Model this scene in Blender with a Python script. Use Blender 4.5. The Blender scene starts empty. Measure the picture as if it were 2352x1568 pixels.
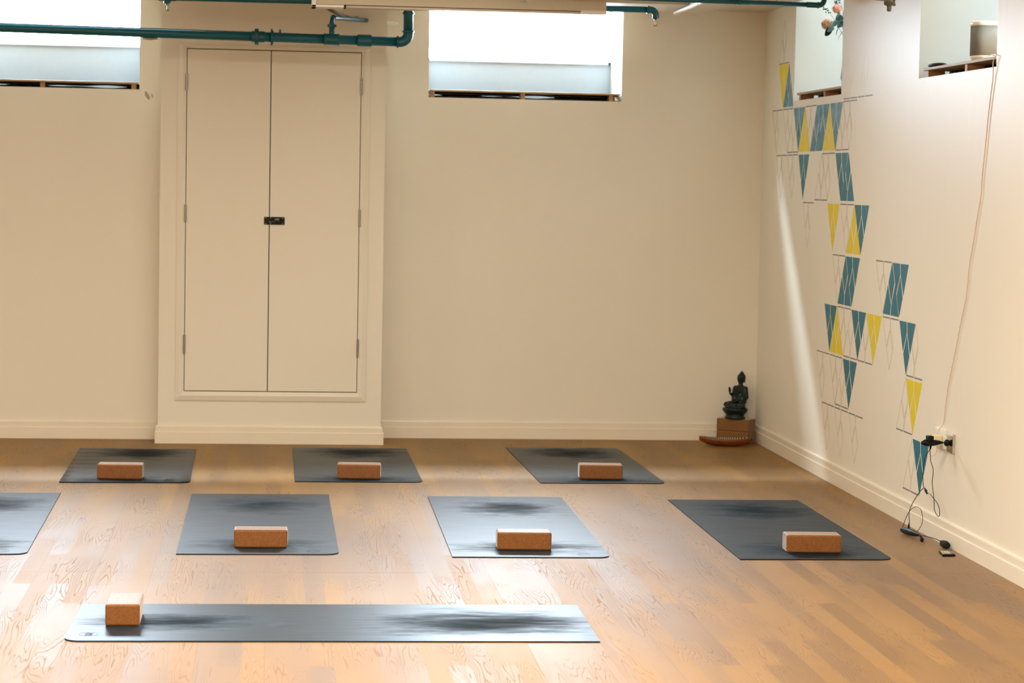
import bpy, bmesh, math, random
from mathutils import Vector, Matrix
C = bpy.context.scene.collection
R = math.radians
PI = math.pi
random.seed(7)

# ------------------------------------------------------------------ camera
sc = bpy.context.scene
cd = bpy.data.cameras.new('camera'); cam = bpy.data.objects.new('camera', cd); C.objects.link(cam)
yaw, pitch, roll = R(6.055), R(3.941), R(1.108)
fwd = Vector((math.sin(yaw)*math.cos(pitch), math.cos(yaw)*math.cos(pitch), -math.sin(pitch)))
rt = Vector((math.cos(yaw), -math.sin(yaw), 0)); up = rt.cross(fwd)
r2 = rt*math.cos(roll)+up*math.sin(roll); u2 = -rt*math.sin(roll)+up*math.cos(roll)
m = Matrix((r2, u2, -fwd)).transposed().to_4x4(); m.translation = Vector((0, 0, 1.5516))
cam.matrix_world = m
cd.sensor_width = 36; cd.lens = 5294.6/2352*36; cd.clip_end = 200
cd.dof.use_dof = True; cd.dof.focus_distance = 9.6; cd.dof.aperture_fstop = 5.6
sc.camera = cam
sc.view_settings.view_transform = 'Standard'; sc.view_settings.look = 'None'
sc.view_settings.gamma = 1; sc.view_settings.use_curve_mapping = False
sc.view_settings.exposure = 0.2
sc.cycles.max_bounces = 6; sc.cycles.diffuse_bounces = 4; sc.cycles.use_adaptive_sampling = True; sc.cycles.adaptive_threshold = .06; sc.cycles.glossy_bounces = 3
sc.cycles.use_denoising = True
sc.cycles.sample_clamp_indirect = 8

# ------------------------------------------------------------------ object helpers
def obj(name, bm, mat=None, parent=None, smooth=False, loc=None):
    me = bpy.data.meshes.new(name)
    bmesh.ops.recalc_face_normals(bm, faces=bm.faces[:])
    bm.to_mesh(me); bm.free()
    if smooth:
        for p in me.polygons: p.use_smooth = True
    if mat: me.materials.append(mat)
    o = bpy.data.objects.new(name, me); C.objects.link(o)
    if parent: o.parent = parent
    if loc: o.location = loc
    return o
def tag(o, label=None, cat=None, group=None, kind=None):
    if label: o['label'] = label
    if cat: o['category'] = cat
    if group: o['group'] = group
    if kind: o['kind'] = kind
    return o
def thing(name, label, cat, loc=(0, 0, 0), rz=0, group=None):
    o = bpy.data.objects.new(name, None); C.objects.link(o)
    o.location = loc; o.rotation_euler = (0, 0, rz); o.empty_display_size = .05
    return tag(o, label, cat, group)
def struct(name, bm, mat, parent=None, smooth=False):
    o = obj(name, bm, mat, parent, smooth)
    if not parent: o['kind'] = 'structure'
    return o
def NB(): return bmesh.new()
def box(bm, x0, x1, y0, y1, z0, z1, bev=0, seg=2, mat=None):
    t = bmesh.new()
    r = bmesh.ops.create_cube(t, size=1)
    for v in r['verts']:
        v.co = Vector(((x0+x1)/2+v.co.x*(x1-x0), (y0+y1)/2+v.co.y*(y1-y0), (z0+z1)/2+v.co.z*(z1-z0)))
    if bev: bmesh.ops.bevel(t, geom=t.edges[:], offset=bev, segments=seg, profile=.5, affect='EDGES')
    if mat: t.transform(mat)
    merge(bm, t)
def merge(bm, t):
    me = bpy.data.meshes.new('tmp'); t.to_mesh(me); t.free(); bm.from_mesh(me); bpy.data.meshes.remove(me)
def tube(bm, pts, rad, n=12, caps=True, rnd=False):
    pts = [Vector(p) for p in pts]
    rr = rad if isinstance(rad, (list, tuple)) else [rad]*len(pts)
    rr = list(rr)
    if rnd:   # hemispherical ends
        P, Q = [], []
        d0 = (pts[0]-pts[1]).normalized(); d1 = (pts[-1]-pts[-2]).normalized()
        for k in range(4):
            a = (k/4)*PI/2; P.append(pts[0]+d0*rr[0]*math.cos(a)); Q.append(max(rr[0]*math.sin(a), rr[0]*.05))
        P += pts; Q += rr
        for k in range(3, -1, -1):
            a = (k/4)*PI/2; P.append(pts[-1]+d1*rr[-1]*math.cos(a)); Q.append(max(rr[-1]*math.sin(a), rr[-1]*.05))
        pts, rr = P, Q
    rings = []; prev = None
    for i, p in enumerate(pts):
        if i == 0: d = pts[1]-p
        elif i == len(pts)-1: d = p-pts[-2]
        else: d = (pts[i+1]-p).normalized()+(p-pts[i-1]).normalized()
        d = d.normalized() if d.length > 1e-9 else Vector((0, 0, 1))
        if prev is None:
            a = Vector((0, 0, 1)) if abs(d.z) < .9 else Vector((1, 0, 0))
            u = d.cross(a).normalized()
        else:
            u = (prev-d*prev.dot(d)).normalized()
        prev = u; w = d.cross(u)
        rings.append([bm.verts.new(p+(u*math.cos(2*PI*k/n)+w*math.sin(2*PI*k/n))*rr[i]) for k in range(n)])
    for a, b in zip(rings, rings[1:]):
        for k in range(n): bm.faces.new((a[k], a[(k+1) % n], b[(k+1) % n], b[k]))
    if caps: bm.faces.new(rings[0][::-1]); bm.faces.new(rings[-1])
def spline(pts, k=6):
    P = [Vector(p) for p in pts]; P = [P[0]*2-P[1]]+P+[P[-1]*2-P[-2]]; out = []
    for i in range(1, len(P)-2):
        for j in range(k):
            t = j/k; a, b, c, d = P[i-1], P[i], P[i+1], P[i+2]
            out.append(.5*((2*b)+(c-a)*t+(2*a-5*b+4*c-d)*t*t+(3*b-a-3*c+d)*t*t*t))
    out.append(P[-2]); return out
def lathe(bm, prof, n=24, mat=None, sx=1, sy=1):
    rings = []
    for r, z in prof:
        r = max(r, 1e-4)
        rings.append([bm.verts.new((mat or Matrix())@Vector((r*sx*math.cos(2*PI*k/n), r*sy*math.sin(2*PI*k/n), z))) for k in range(n)])
    for a, b in zip(rings, rings[1:]):
        for k in range(n): bm.faces.new((a[k], a[(k+1) % n], b[(k+1) % n], b[k]))
    bm.faces.new(rings[0][::-1]); bm.faces.new(rings[-1])
def ell(bm, c, r, sub=3, rot=None):
    t = bmesh.new(); bmesh.ops.create_icosphere(t, subdivisions=sub, radius=1)
    M = Matrix.Translation(Vector(c))@(rot.to_4x4() if rot else Matrix())@Matrix.Diagonal((r[0], r[1], r[2], 1))
    t.transform(M); merge(bm, t)
def prism(bm, poly, f, d):
    """poly 2-D points, f maps (u,v,h) to 3-D, d thickness"""
    a = [bm.verts.new(f(u, v, 0)) for u, v in poly]; b = [bm.verts.new(f(u, v, d)) for u, v in poly]
    n = len(poly); bm.faces.new(a[::-1]); bm.faces.new(b)
    for k in range(n): bm.faces.new((a[k], a[(k+1) % n], b[(k+1) % n], b[k]))
def wall_cells(bm, f, us, vs, holes, d0, d1):
    """solid wall in (u, v) with holes [(u0,u1,v0,v1)], thickness from d0 to d1 mapped by f(u,v,d)"""
    us = sorted(set(us+[h[0] for h in holes]+[h[1] for h in holes])); vs = sorted(set(vs+[h[2] for h in holes]+[h[3] for h in holes]))
    nu, nv = len(us)-1, len(vs)-1
    def solid(i, j):
        if i < 0 or j < 0 or i >= nu or j >= nv: return False
        cu, cv = (us[i]+us[i+1])/2, (vs[j]+vs[j+1])/2
        return not any(h[0] < cu < h[1] and h[2] < cv < h[3] for h in holes)
    V = {}
    def vert(i, j, k):
        if (i, j, k) not in V: V[i, j, k] = bm.verts.new(f(us[i], vs[j], (d0, d1)[k]))
        return V[i, j, k]
    for i in range(nu):
        for j in range(nv):
            if not solid(i, j): continue
            bm.faces.new((vert(i, j, 0), vert(i+1, j, 0), vert(i+1, j+1, 0), vert(i, j+1, 0)))
            bm.faces.new((vert(i, j, 1), vert(i, j+1, 1), vert(i+1, j+1, 1), vert(i+1, j, 1)))
            if not solid(i-1, j): bm.faces.new((vert(i, j, 0), vert(i, j+1, 0), vert(i, j+1, 1), vert(i, j, 1)))
            if not solid(i+1, j): bm.faces.new((vert(i+1, j, 0), vert(i+1, j, 1), vert(i+1, j+1, 1), vert(i+1, j+1, 0)))
            if not solid(i, j-1): bm.faces.new((vert(i, j, 0), vert(i, j, 1), vert(i+1, j, 1), vert(i+1, j, 0)))
            if not solid(i, j+1): bm.faces.new((vert(i, j+1, 0), vert(i+1, j+1, 0), vert(i+1, j+1, 1), vert(i, j+1, 1)))

# ------------------------------------------------------------------ materials
def lin(r, g, b):
    f = lambda c: c/12.92 if c <= .04045 else ((c+.055)/1.055)**2.4
    return (f(r/255), f(g/255), f(b/255), 1)
class NT:
    def __init__(s, name):
        s.m = bpy.data.materials.new(name); s.m.use_nodes = True; s.t = s.m.node_tree
        s.b = s.t.nodes['Principled BSDF']; s._tc = None
    def n(s, typ, **kw):
        nd = s.t.nodes.new(typ)
        for k, v in kw.items(): setattr(nd, k, v)
        return nd
    def link(s, a, b): s.t.links.new(a, b)
    def inp(s, sock, v):
        if hasattr(v, 'is_linked') or isinstance(v, bpy.types.NodeSocket): s.link(v, sock)
        else: sock.default_value = v
    def co(s):
        if not s._tc: s._tc = s.n('ShaderNodeTexCoord')
        return s._tc.outputs['Object']
    def math(s, op, a, b=0., c=0., clamp=False):
        nd = s.n('ShaderNodeMath', operation=op, use_clamp=clamp)
        s.inp(nd.inputs[0], a); s.inp(nd.inputs[1], b); s.inp(nd.inputs[2], c); return nd.outputs[0]
    def noise(s, vec, scale, detail=3, rough=.5, w=None, dist=0):
        nd = s.n('ShaderNodeTexNoise'); s.inp(nd.inputs['Vector'], vec)
        if w is not None: nd.noise_dimensions = '4D'; s.inp(nd.inputs['W'], w)
        nd.inputs['Scale'].default_value = scale; nd.inputs['Detail'].default_value = detail
        nd.inputs['Roughness'].default_value = rough; nd.inputs['Distortion'].default_value = dist
        return nd.outputs['Fac']
    def mapping(s, vec, loc=(0, 0, 0), scale=(1, 1, 1), rot=(0, 0, 0)):
        nd = s.n('ShaderNodeMapping'); s.link(vec, nd.inputs[0])
        nd.inputs['Location'].default_value = loc; nd.inputs['Scale'].default_value = scale; nd.inputs['Rotation'].default_value = rot
        return nd.outputs[0]
    def range(s, v, a, b, c=0., d=1., smooth=True):
        nd = s.n('ShaderNodeMapRange'); nd.interpolation_type = 'SMOOTHSTEP' if smooth else 'LINEAR'
        s.inp(nd.inputs['Value'], v)
        for k, x in zip(('From Min', 'From Max', 'To Min', 'To Max'), (a, b, c, d)): s.inp(nd.inputs[k], x)
        return nd.outputs['Result']
    def mix(s, f, a, b, blend='MIX'):
        nd = s.n('ShaderNodeMix', data_type='RGBA', blend_type=blend)
        s.inp(nd.inputs['Factor'], f); s.inp(nd.inputs[6], a); s.inp(nd.inputs[7], b); return nd.outputs[2]
    def bump(s, h, strength=.2, dist=.002):
        nd = s.n('ShaderNodeBump'); s.link(h, nd.inputs['Height'])
        nd.inputs['Strength'].default_value = strength; nd.inputs['Distance'].default_value = dist
        s.link(nd.outputs[0], s.b.inputs['Normal'])
    def base(s, v): s.inp(s.b.inputs['Base Color'], v)
    def rough(s, v): s.inp(s.b.inputs['Roughness'], v)
def simple(name, col, rough=.5, metal=0., var=.06, scale=40, bump=0., spec=.5, trans=0.):
    t = NT(name); nz = t.noise(t.co(), scale, 3)
    dark = tuple(c*(1-var*2) for c in col[:3])+(1,)
    t.base(t.mix(nz, dark, tuple(min(1, c*(1+var)) for c in col[:3])+(1,)))
    t.rough(t.range(nz, 0., 1., max(0, rough-.06), min(1, rough+.06)))
    t.b.inputs['Metallic'].default_value = metal; t.b.inputs['Specular IOR Level'].default_value = spec
    if bump: t.bump(nz, bump, .002)
    if trans: t.b.inputs['Transmission Weight'].default_value = trans
    return t.m

def paint(name, col, marks=False):
    t = NT(name); c = t.co()
    big = t.noise(c, .9, 3); fine = t.noise(c, 220, 2)
    v = t.mix(big, tuple(x*.965 for x in col[:3])+(1,), col)
    if marks:   # patches where tape has lifted the paint
        st = t.noise(t.mapping(c, scale=(1, 5, 1.1)), 3.2, 4, .6)
        v = t.mix(t.range(st, .58, .70, 0, .12), v, tuple(min(1, x*1.12) for x in col[:3])+(1,))
    t.base(v); t.rough(.5); t.b.inputs['Specular IOR Level'].default_value = .35
    t.bump(t.math('ADD', fine, t.math('MULTIPLY', big, 2.)), .06, .001)
    return t.m
WALLC = lin(234, 226, 209)
M_wall = paint('wall_paint', WALLC)
M_wallr = paint('wall_paint_marked', WALLC, True)
M_ceil = paint('ceiling_paint', lin(214, 204, 186))
M_trim = simple('gloss_trim_paint', lin(232, 221, 200), .32, var=.02, scale=6)
M_door = paint('cupboard_paint', WALLC)
M_white = simple('white_plastic', lin(236, 232, 222), .35, var=.02)
M_case = simple('white_metal_case', lin(196, 184, 160), .4, var=.02)
M_pipe = simple('teal_gloss_paint', lin(0, 88, 102), .34, var=.05, scale=25)
M_brass = simple('brass', lin(214, 176, 96), .25, 1., var=.05)
M_chrome = simple('chrome', lin(205, 205, 200), .18, 1., var=.03)
M_steel = simple('brushed_steel', lin(160, 155, 145), .35, 1., var=.05)
M_black = simple('black_plastic', lin(8, 13, 12), .5, var=.1, spec=.2)
M_foam = simple('black_foam', lin(8, 12, 12), .95, var=.2, scale=900, bump=.5)
M_rubber = simple('black_cable', lin(14, 14, 14), .5, var=.1)
M_dark = simple('dark_gap', lin(14, 14, 8), .8, var=.1)
M_wcable = simple('white_cable', lin(222, 196, 176), .5, var=.03)
M_grey = simple('grey_fabric_grille', lin(112, 104, 92), .85, var=.08, scale=900, bump=.3)
M_frame = simple('window_frame_paint', lin(218, 230, 242), .4, var=.02)
M_upst = simple('grey_board_paint', lin(150, 160, 170), .5, var=.02)
M_yellow = simple('yellow_paint', lin(226, 202, 6), .5, var=.05, scale=30)
M_grline = simple('grey_line_paint', lin(128, 120, 122), .55, var=.1)
M_hair = simple('pale_line_paint', lin(176, 164, 152), .55, var=.05)
M_pale = simple('ghost_line_paint', lin(238, 232, 214), .5, var=.03)
M_chip = simple('bare_plaster', lin(186, 158, 136), .9, var=.1, scale=120)
M_statue = simple('dark_green_bronze', lin(12, 34, 28), .42, 0.3, var=.25, scale=60, bump=.1)
M_vase = simple('dark_glass_vase', lin(20, 40, 40), .1, var=.05)
M_liner = simple('black_plastic_sheet', lin(5, 9, 10), .25, var=.2, scale=12)

def mk_blue():
    t = NT('teal_blue_paint'); c = t.co(); nz = t.noise(c, 14, 4); sp = t.n('ShaderNodeSeparateXYZ'); t.link(c, sp.inputs[0])
    # paler towards the top of the mural, broken up by noise
    w = t.math('MULTIPLY', t.range(sp.outputs['Z'], 1.6, 1.95), t.math('MULTIPLY', t.range(sp.outputs['Y'], 12.62, 12.35), t.range(nz, .3, .6)))
    t.base(t.mix(t.math('MULTIPLY', w, .55), t.mix(nz, lin(0, 96, 116), lin(8, 112, 130)), lin(120, 160, 172)))
    t.rough(.5); return t.m
M_blue = mk_blue()
def mk_ply():
    t = NT('plywood_edge'); c = t.co()
    nz = t.noise(t.mapping(c, scale=(3, 3, 260)), 3, 3); n2 = t.noise(c, 9, 4)
    t.base(t.mix(nz, lin(120, 84, 46), t.mix(n2, lin(188, 150, 96), lin(214, 182, 132)))); t.rough(.6); return t.m
M_ply = mk_ply()
M_block = simple('pine_block', lin(168, 122, 78), .6, var=.15, scale=50)
def mk_cork(name, a, b, c2):
    t = NT(name); c = t.co(); vo = t.n('ShaderNodeTexVoronoi'); vo.inputs['Scale'].default_value = 260; t.link(c, vo.inputs['Vector'])
    sp = t.n('ShaderNodeSeparateColor'); t.link(vo.outputs['Color'], sp.inputs[0])
    n1 = t.noise(c, 420, 3, .6)
    col = t.mix(sp.outputs[0], a, b); col = t.mix(t.range(n1, .58, .68, 0, .8), col, c2)
    t.base(col); t.rough(t.range(sp.outputs[1], 0, 1, .42, .6)); t.b.inputs['Specular IOR Level'].default_value = .5; t.b.inputs['Sheen Weight'].default_value = .6; t.b.inputs['Sheen Roughness'].default_value = .3; t.b.inputs['Sheen Tint'].default_value = (1, .97, .9, 1)
    t.bump(n1, .15, .0006); return t.m
M_cork = mk_cork('cork', lin(116, 67, 18), lin(138, 84, 26), lin(82, 44, 10))
M_cork2 = mk_cork('dark_cork', lin(112, 72, 22), lin(134, 88, 30), lin(80, 46, 12))

def mk_floor():
    t = NT('oak_plank_vinyl'); c = t.co(); sp = t.n('ShaderNodeSeparateXYZ'); t.link(c, sp.inputs[0])
    X, Y = sp.outputs['X'], sp.outputs['Y']
    def bricks(w, h, off, mort):
        cb = t.n('ShaderNodeCombineXYZ'); t.link(Y, cb.inputs[0]); t.link(X, cb.inputs[1])
        br = t.n('ShaderNodeTexBrick'); t.link(cb.outputs[0], br.inputs['Vector'])
        br.offset = off; br.offset_frequency = 2; br.squash = 1
        br.inputs['Color1'].default_value = (0, 0, 0, 1); br.inputs['Color2'].default_value = (1, 1, 1, 1); br.inputs['Mortar'].default_value = (.5, .5, .5, 1)
        br.inputs['Scale'].default_value = 1; br.inputs['Mortar Size'].default_value = mort; br.inputs['Bias'].default_value = 0
        br.inputs['Brick Width'].default_value = w; br.inputs['Row Height'].default_value = h; br.inputs['Mortar Smooth'].default_value = .1
        s2 = t.n('ShaderNodeSeparateColor'); t.link(br.outputs['Color'], s2.inputs[0])
        return s2.outputs[0], br.outputs['Fac']
    rnd, _ = bricks(1.1, .0735, .37, 0)
    rnd2, mf = bricks(1.24, .2205, .41, .0012)
    w = t.math('MULTIPLY_ADD', rnd, 31., t.math('MULTIPLY', rnd2, 17.))
    g = t.noise(t.mapping(c, scale=(1, .06, 1)), 17, 1.5, .4, w=w)        # broad figure
    fib = t.noise(t.mapping(c, scale=(1, .05, 1)), 160, 2, .5)                        # fine fibres
    blot = t.noise(t.mapping(c, scale=(1, .25, 1)), 2.6, 3)
    ring = t.math('FRACT', t.math('MULTIPLY', g, 22.))
    tri = t.math('ABSOLUTE', t.math('SUBTRACT', ring, .5))
    line = t.range(tri, .13, .03)                                                     # thin cathedral lines
    area = t.range(t.noise(t.mapping(c, scale=(1, .3, 1)), 5, 2), .38, .6)
    line = t.math('MULTIPLY', line, area)
    tone = t.math('ADD', t.math('MULTIPLY', rnd, .32), t.math('MULTIPLY', blot, .68))
    col = t.mix(t.range(tone, .15, .85), lin(114, 82, 28), lin(152, 112, 46))
    col = t.mix(t.math('MULTIPLY', fib, .22), col, lin(120, 78, 54))
    col = t.mix(t.math('MULTIPLY', line, .28), col, lin(92, 54, 34))
    col = t.mix(t.math('MULTIPLY', mf, .5), col, lin(110, 70, 45))
    t.base(col)
    t.rough(t.math('ADD', t.range(rnd, 0, 1, .50, .58), t.math('MULTIPLY', line, .12)))
    t.b.inputs['Specular IOR Level'].default_value = .6; t.b.inputs['IOR'].default_value = 1.42
    seam = t.range(t.math('ADD', Y, t.math('MULTIPLY', X, .0065)), 9.045, 9.075, 0., 6.)    # raised joint across the room
    h = t.math('ADD', t.math('MULTIPLY', line, -1.), t.math('MULTIPLY', fib, .5))
    h = t.math('ADD', h, t.math('MULTIPLY', mf, -1.))
    h = t.math('ADD', h, seam)
    t.bump(h, .45, .0006); return t.m
M_floor = mk_floor()

def mk_mat(name, a, b, seed, rbase=.34, spec=.6, stain=1., lng=False):
    t = NT(name); c = t.co()
    n1 = t.noise(t.mapping(c, loc=(seed*3.1, seed*1.7, 0), scale=(2.4, .7, 1) if lng else (1, 1.6, 1)), 5, 5, .62)
    n3 = t.noise(t.mapping(c, loc=(seed, 0, 0), scale=(9, 1, 1) if lng else (1, 7, 1)), 5, 4, .6)
    def blob(cx, cy, rx, ry):
        mp = t.mapping(c, loc=(-cx/rx, -cy/ry, 0), scale=(1/rx, 1/ry, 0))
        ln = t.n('ShaderNodeVectorMath', operation='LENGTH'); t.link(mp, ln.inputs[0]); return t.math('SUBTRACT', 1., ln.outputs['Value'])
    s1 = blob(.02, .52, (.25 if lng else .28), .42 if lng else .30); s2 = blob(0, -.52 if lng else -.66, .17 if lng else .30, .36 if lng else .20)
    s = t.math('MAXIMUM', s1, s2)
    s = t.math('ADD', s, t.math('MULTIPLY', t.math('SUBTRACT', n1, .5), 1.5))
    s = t.math('ADD', s, t.math('MULTIPLY', t.math('SUBTRACT', n3, .5), .7))
    s = t.math('MULTIPLY', t.range(s, -.15, 1.0, smooth=False), stain)
    col = t.mix(t.math('MULTIPLY', s, .75), t.mix(n3, a, b), lin(12, 22, 22))
    t.base(col)
    t.rough(t.math('ADD', t.range(s, 0, 1, rbase, .8), t.math('MULTIPLY', t.math('SUBTRACT', n3, .5), .14)))
    t.b.inputs['IOR'].default_value = 1.3
    t.inp(t.b.inputs['Specular IOR Level'], t.range(s, 0., 1., spec, spec*.25, smooth=False))
    t.bump(t.noise(c, 500, 2), .08, .0006); return t.m

# ------------------------------------------------------------------ setting
CZ = 2.61
M_reveal = paint('recess_light_tinted_paint', lin(214, 214, 204))  # wall paint with the recess light, cooler and dimmer, put into its colour
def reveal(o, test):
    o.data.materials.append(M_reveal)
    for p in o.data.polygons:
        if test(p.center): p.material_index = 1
YL, YR, YP = 13.70, 13.86, 13.49           # wall faces: left of the pier, right of it, the pier
XR = 2.982; KR = XR/2.9735
def rw(y, z, d=0.):                        # point on the right wall (d = out into the room)
    return Vector((XR-d, y*KR, 1.5516+(z-1.5516)*KR))
bm = NB(); box(bm, -5.2, 3.6, -3.2, 14.0, -.06, 0); struct('floor', bm, M_floor)
WT = 2.92                                  # the recesses run up past the room's ceiling
bm = NB(); prism(bm, [(-5.2, -3.2), (XR, -3.2), (XR, YR), (.66, YR), (.66, YL), (-5.2, YL)], lambda u, v, h: Vector((u, v, CZ+h)), .1); struct('ceiling', bm, M_ceil)
PX0, PX1 = -.632, .664
WL = (-1.925, -.765); WR = (.939, 2.106)
SB = 2.052
bm = NB()
wall_cells(bm, lambda u, v, d: Vector((u, YL+d, v)), [-5.2, PX0], [0, 3.2], [(WL[0], WL[1], SB, WT)], 0, .5)
wall_cells(bm, lambda u, v, d: Vector((u, YR+d, v)), [PX1, 3.1], [0, 3.2], [(WR[0], WR[1], SB, WT)], 0, .5)
box(bm, PX0, PX1, YP, YR+.5, 0, 3.2)
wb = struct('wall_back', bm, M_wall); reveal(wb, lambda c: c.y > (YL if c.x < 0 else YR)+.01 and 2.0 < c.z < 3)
# upstand boards at the back of the recesses, under the glass
for i, (x0, x1, y, zt) in enumerate(((WL[0], WL[1], YL+.47, 2.318), (WR[0], WR[1], YR+.47, 2.292))):
    bm = NB(); box(bm, x0, x1, y, y+.03, SB-.01, zt, .002); struct('trim_%d' % (i+1), bm, M_upst)
N1 = (11.905*KR, 13.008*KR); N2 = (9.305*KR, 10.452*KR)
zr = lambda z: 1.5516+(z-1.5516)*KR
SB1, SB2 = zr(2.047), zr(2.067)
bm = NB()
wall_cells(bm, lambda u, v, d: Vector((XR+d, u, v)), [-3.2, 14.36], [0, 3.2], [(N1[0], N1[1], SB1, WT), (N2[0], N2[1], SB2, WT)], 0, .5)
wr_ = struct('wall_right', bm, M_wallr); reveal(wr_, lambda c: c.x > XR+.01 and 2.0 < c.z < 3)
for i, (y0, y1, zb) in enumerate(((N1[0], N1[1], SB1), (N2[0], N2[1], SB2))):
    bm = NB(); box(bm, XR+.47, XR+.5, y0, y1, zb-.01, 2.30, .002); struct('trim_%d' % (i+3), bm, M_upst)
bm = NB(); box(bm, -5.3, -5.1, -3.2, 14.2, 0, 3.2); struct('wall_left', bm, M_wall)
bm = NB(); box(bm, -5.2, 3.1, -3.3, -3.1, 0, 3.2); struct('wall_front', bm, M_wall)

def baseboard(name, path, sign=1):
    """profile swept along an open path of wall points (interior to the left of travel)"""
    prof = [(0, 0), (.017, 0), (.017, .066), (.0155, .0685), (.0115, .0685), (.0115, .098), (.009, .104), (.003, .106), (0, .106)]
    bm = NB(); P = [Vector((x, y, 0)) for x, y in path]; rings = []
    for i, p in enumerate(P):
        dn = [];
        if i > 0: dn.append((p-P[i-1]).normalized())
        if i < len(P)-1: dn.append((P[i+1]-p).normalized())
        ns = [Vector((-d.y, d.x, 0)) for d in dn]
        n = sum(ns, Vector()); n = n.normalized(); k = 1/max(.3, n.dot(ns[0]))
        rings.append([bm.verts.new(p+n*k*a*sign+Vector((0, 0, b))) for a, b in prof])
    for a, b in zip(rings, rings[1:]):
        for k in range(len(prof)-1): bm.faces.new((a[k], a[k+1], b[k+1], b[k]))
        bm.faces.new((a[-1], a[0], b[0], b[-1]))
    bm.faces.new(rings[0][::-1]); bm.faces.new(rings[-1])
    return struct(name, bm, M_trim)
baseboard('baseboard_back', [(XR, YR), (PX1, YR), (PX1, YP), (PX0, YP), (PX0, YL), (-5.1, YL)])
baseboard('baseboard_right', [(XR, -3.1), (XR, YR)])

# windows: frame > pane
def window(n, f, u0, u1, v0, v1):
    bm = NB(); w = .035
    def bb(a, b, c, d):
        p, q = f(a, c, 0), f(b, d, .04)
        box(bm, min(p.x, q.x), max(p.x, q.x), min(p.y, q.y), max(p.y, q.y), min(p.z, q.z), max(p.z, q.z), .003)
    bb(u0, u1, v0, v0+w*.5); bb(u0, u1, v1-w, v1); bb(u0, u0+w*.6, v0, v1); bb(u1-w*.6, u1, v0, v1)
    fr = struct('window_%d' % n, bm, M_frame)
    bm = NB(); p, q = f(u0+.01, v0+.01, .018), f(u1-.01, v1-.01, .024)
    box(bm, min(p.x, q.x), max(p.x, q.x), min(p.y, q.y), max(p.y, q.y), min(p.z, q.z), max(p.z, q.z))
    obj('pane', bm, M_glass, fr)
def mk_glass():
    t = NT('window_glass'); n = t.t.nodes; tr = t.n('ShaderNodeBsdfTransparent'); gl = t.n('ShaderNodeBsdfGlossy'); gl.inputs['Roughness'].default_value = .02
    mx = t.n('ShaderNodeMixShader'); mx.inputs[0].default_value = .05; t.link(tr.outputs[0], mx.inputs[1]); t.link(gl.outputs[0], mx.inputs[2])
    t.link(mx.outputs[0], n['Material Output'].inputs['Surface']); return t.m
M_glass = mk_glass()
window(1, lambda u, v, d: Vector((u, YL+.45+d, v)), WL[0], WL[1], 2.318, WT)
window(2, lambda u, v, d: Vector((u, YR+.45+d, v)), WR[0], WR[1], 2.292, WT)
window(3, lambda u, v, d: Vector((XR+.45+d, u, v)), N1[0], N1[1], 2.30, WT)
window(4, lambda u, v, d: Vector((XR+.45+d, u, v)), N2[0], N2[1], 2.30, WT)

# ------------------------------------------------------------------ sill shelves
def shelf(label, f, u0, u1, z0, zt, blocks, bw, th, gap):
    """f(u,d,z): u along the wall, d into the recess"""
    o = f((u0+u1)/2, 0, z0); t = thing('sill_shelf', label, 'shelf', o, 0, 'plywood shelves in the window recesses')
    inv = lambda p: p-o
    def bb(bm, a, b, d0, d1, c, d, bev=0.):
        p, q = inv(f(a, d0, c)), inv(f(b, d1, d))
        box(bm, min(p.x, q.x), max(p.x, q.x), min(p.y, q.y), max(p.y, q.y), min(p.z, q.z), max(p.z, q.z), bev)
    bm = NB(); bb(bm, u0+.004, u1-.004, .004, .17, zt-th, zt, .001); obj('board', bm, M_ply, t)
    for b in blocks:
        bm = NB(); bb(bm, b-bw/2, b+bw/2, .012, .09, z0, zt-th, .001); obj('support_block', bm, M_block, t)
    # crumpled black sheet hung behind the blocks, with ragged slits when gap > 0
    bm = NB(); n = 90; random.seed(int(u0*100)+5)
    hm = (zt-th-z0)
    vals = []; g = 0
    for i in range(n+1):
        s = i/n
        g = max(0, math.sin(s*9.5+u0*3)*.5+math.sin(s*23+1)*.35+.1)*gap
        vals.append(g)
    mid = z0+hm*.52
    for sgn in (0, 1):
        rows = []
        for i in range(n+1):
            u = u0+(u1-u0)*i/n; a = mid+vals[i]*.5*(1 if sgn else -1); b = zt-th if sgn else z0
            if not gap: a = mid
            wob = .004*math.sin(i*.9)+.003*math.sin(i*2.3+sgn)
            rows.append([inv(f(u, .13+wob, a)), inv(f(u, .13, b)), inv(f(u, .133, b)), inv(f(u, .133+wob, a))])
        V = [[bm.verts.new(p) for p in r] for r in rows]
        for a, b in zip(V, V[1:]):
            for k in range(4): bm.faces.new((a[k], a[(k+1) % 4], b[(k+1) % 4], b[k]))
        bm.faces.new(V[0][::-1]); bm.faces.new(V[-1])
    obj('lining_sheet', bm, M_liner, t, smooth=True)
    bm = NB(); bb(bm, u0+.003, u1-.003 if not gap else u1-.003, .16, .468, z0+.0005, z0+.002); obj('anti_bounce_sheet', bm, M_liner, t)  # unseen black sheet added to cut light bouncing up to the upstand
    return t
shelf('plywood sill shelf on pine blocks in the window left of the cupboard', lambda u, d, z: Vector((u, YL+d, z)), WL[0], WL[1], SB, 2.094, [-1.90, -1.325, -.80], .026, .010, .016)
s2 = shelf('plywood sill shelf on pine blocks in the window right of the cupboard', lambda u, d, z: Vector((u, YR+d, z)), WR[0], WR[1], SB, 2.099, [.963, 1.508, 2.045], .026, .010, .016)
shelf('plywood sill shelf under the flowers in the far niche of the mural wall', lambda u, d, z: Vector((XR+d, u, z)), N1[0], N1[1]-.055, SB1, 2.0925, [N1[1]-.10, 12.36, 11.97], .035, .012, 0)
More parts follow.
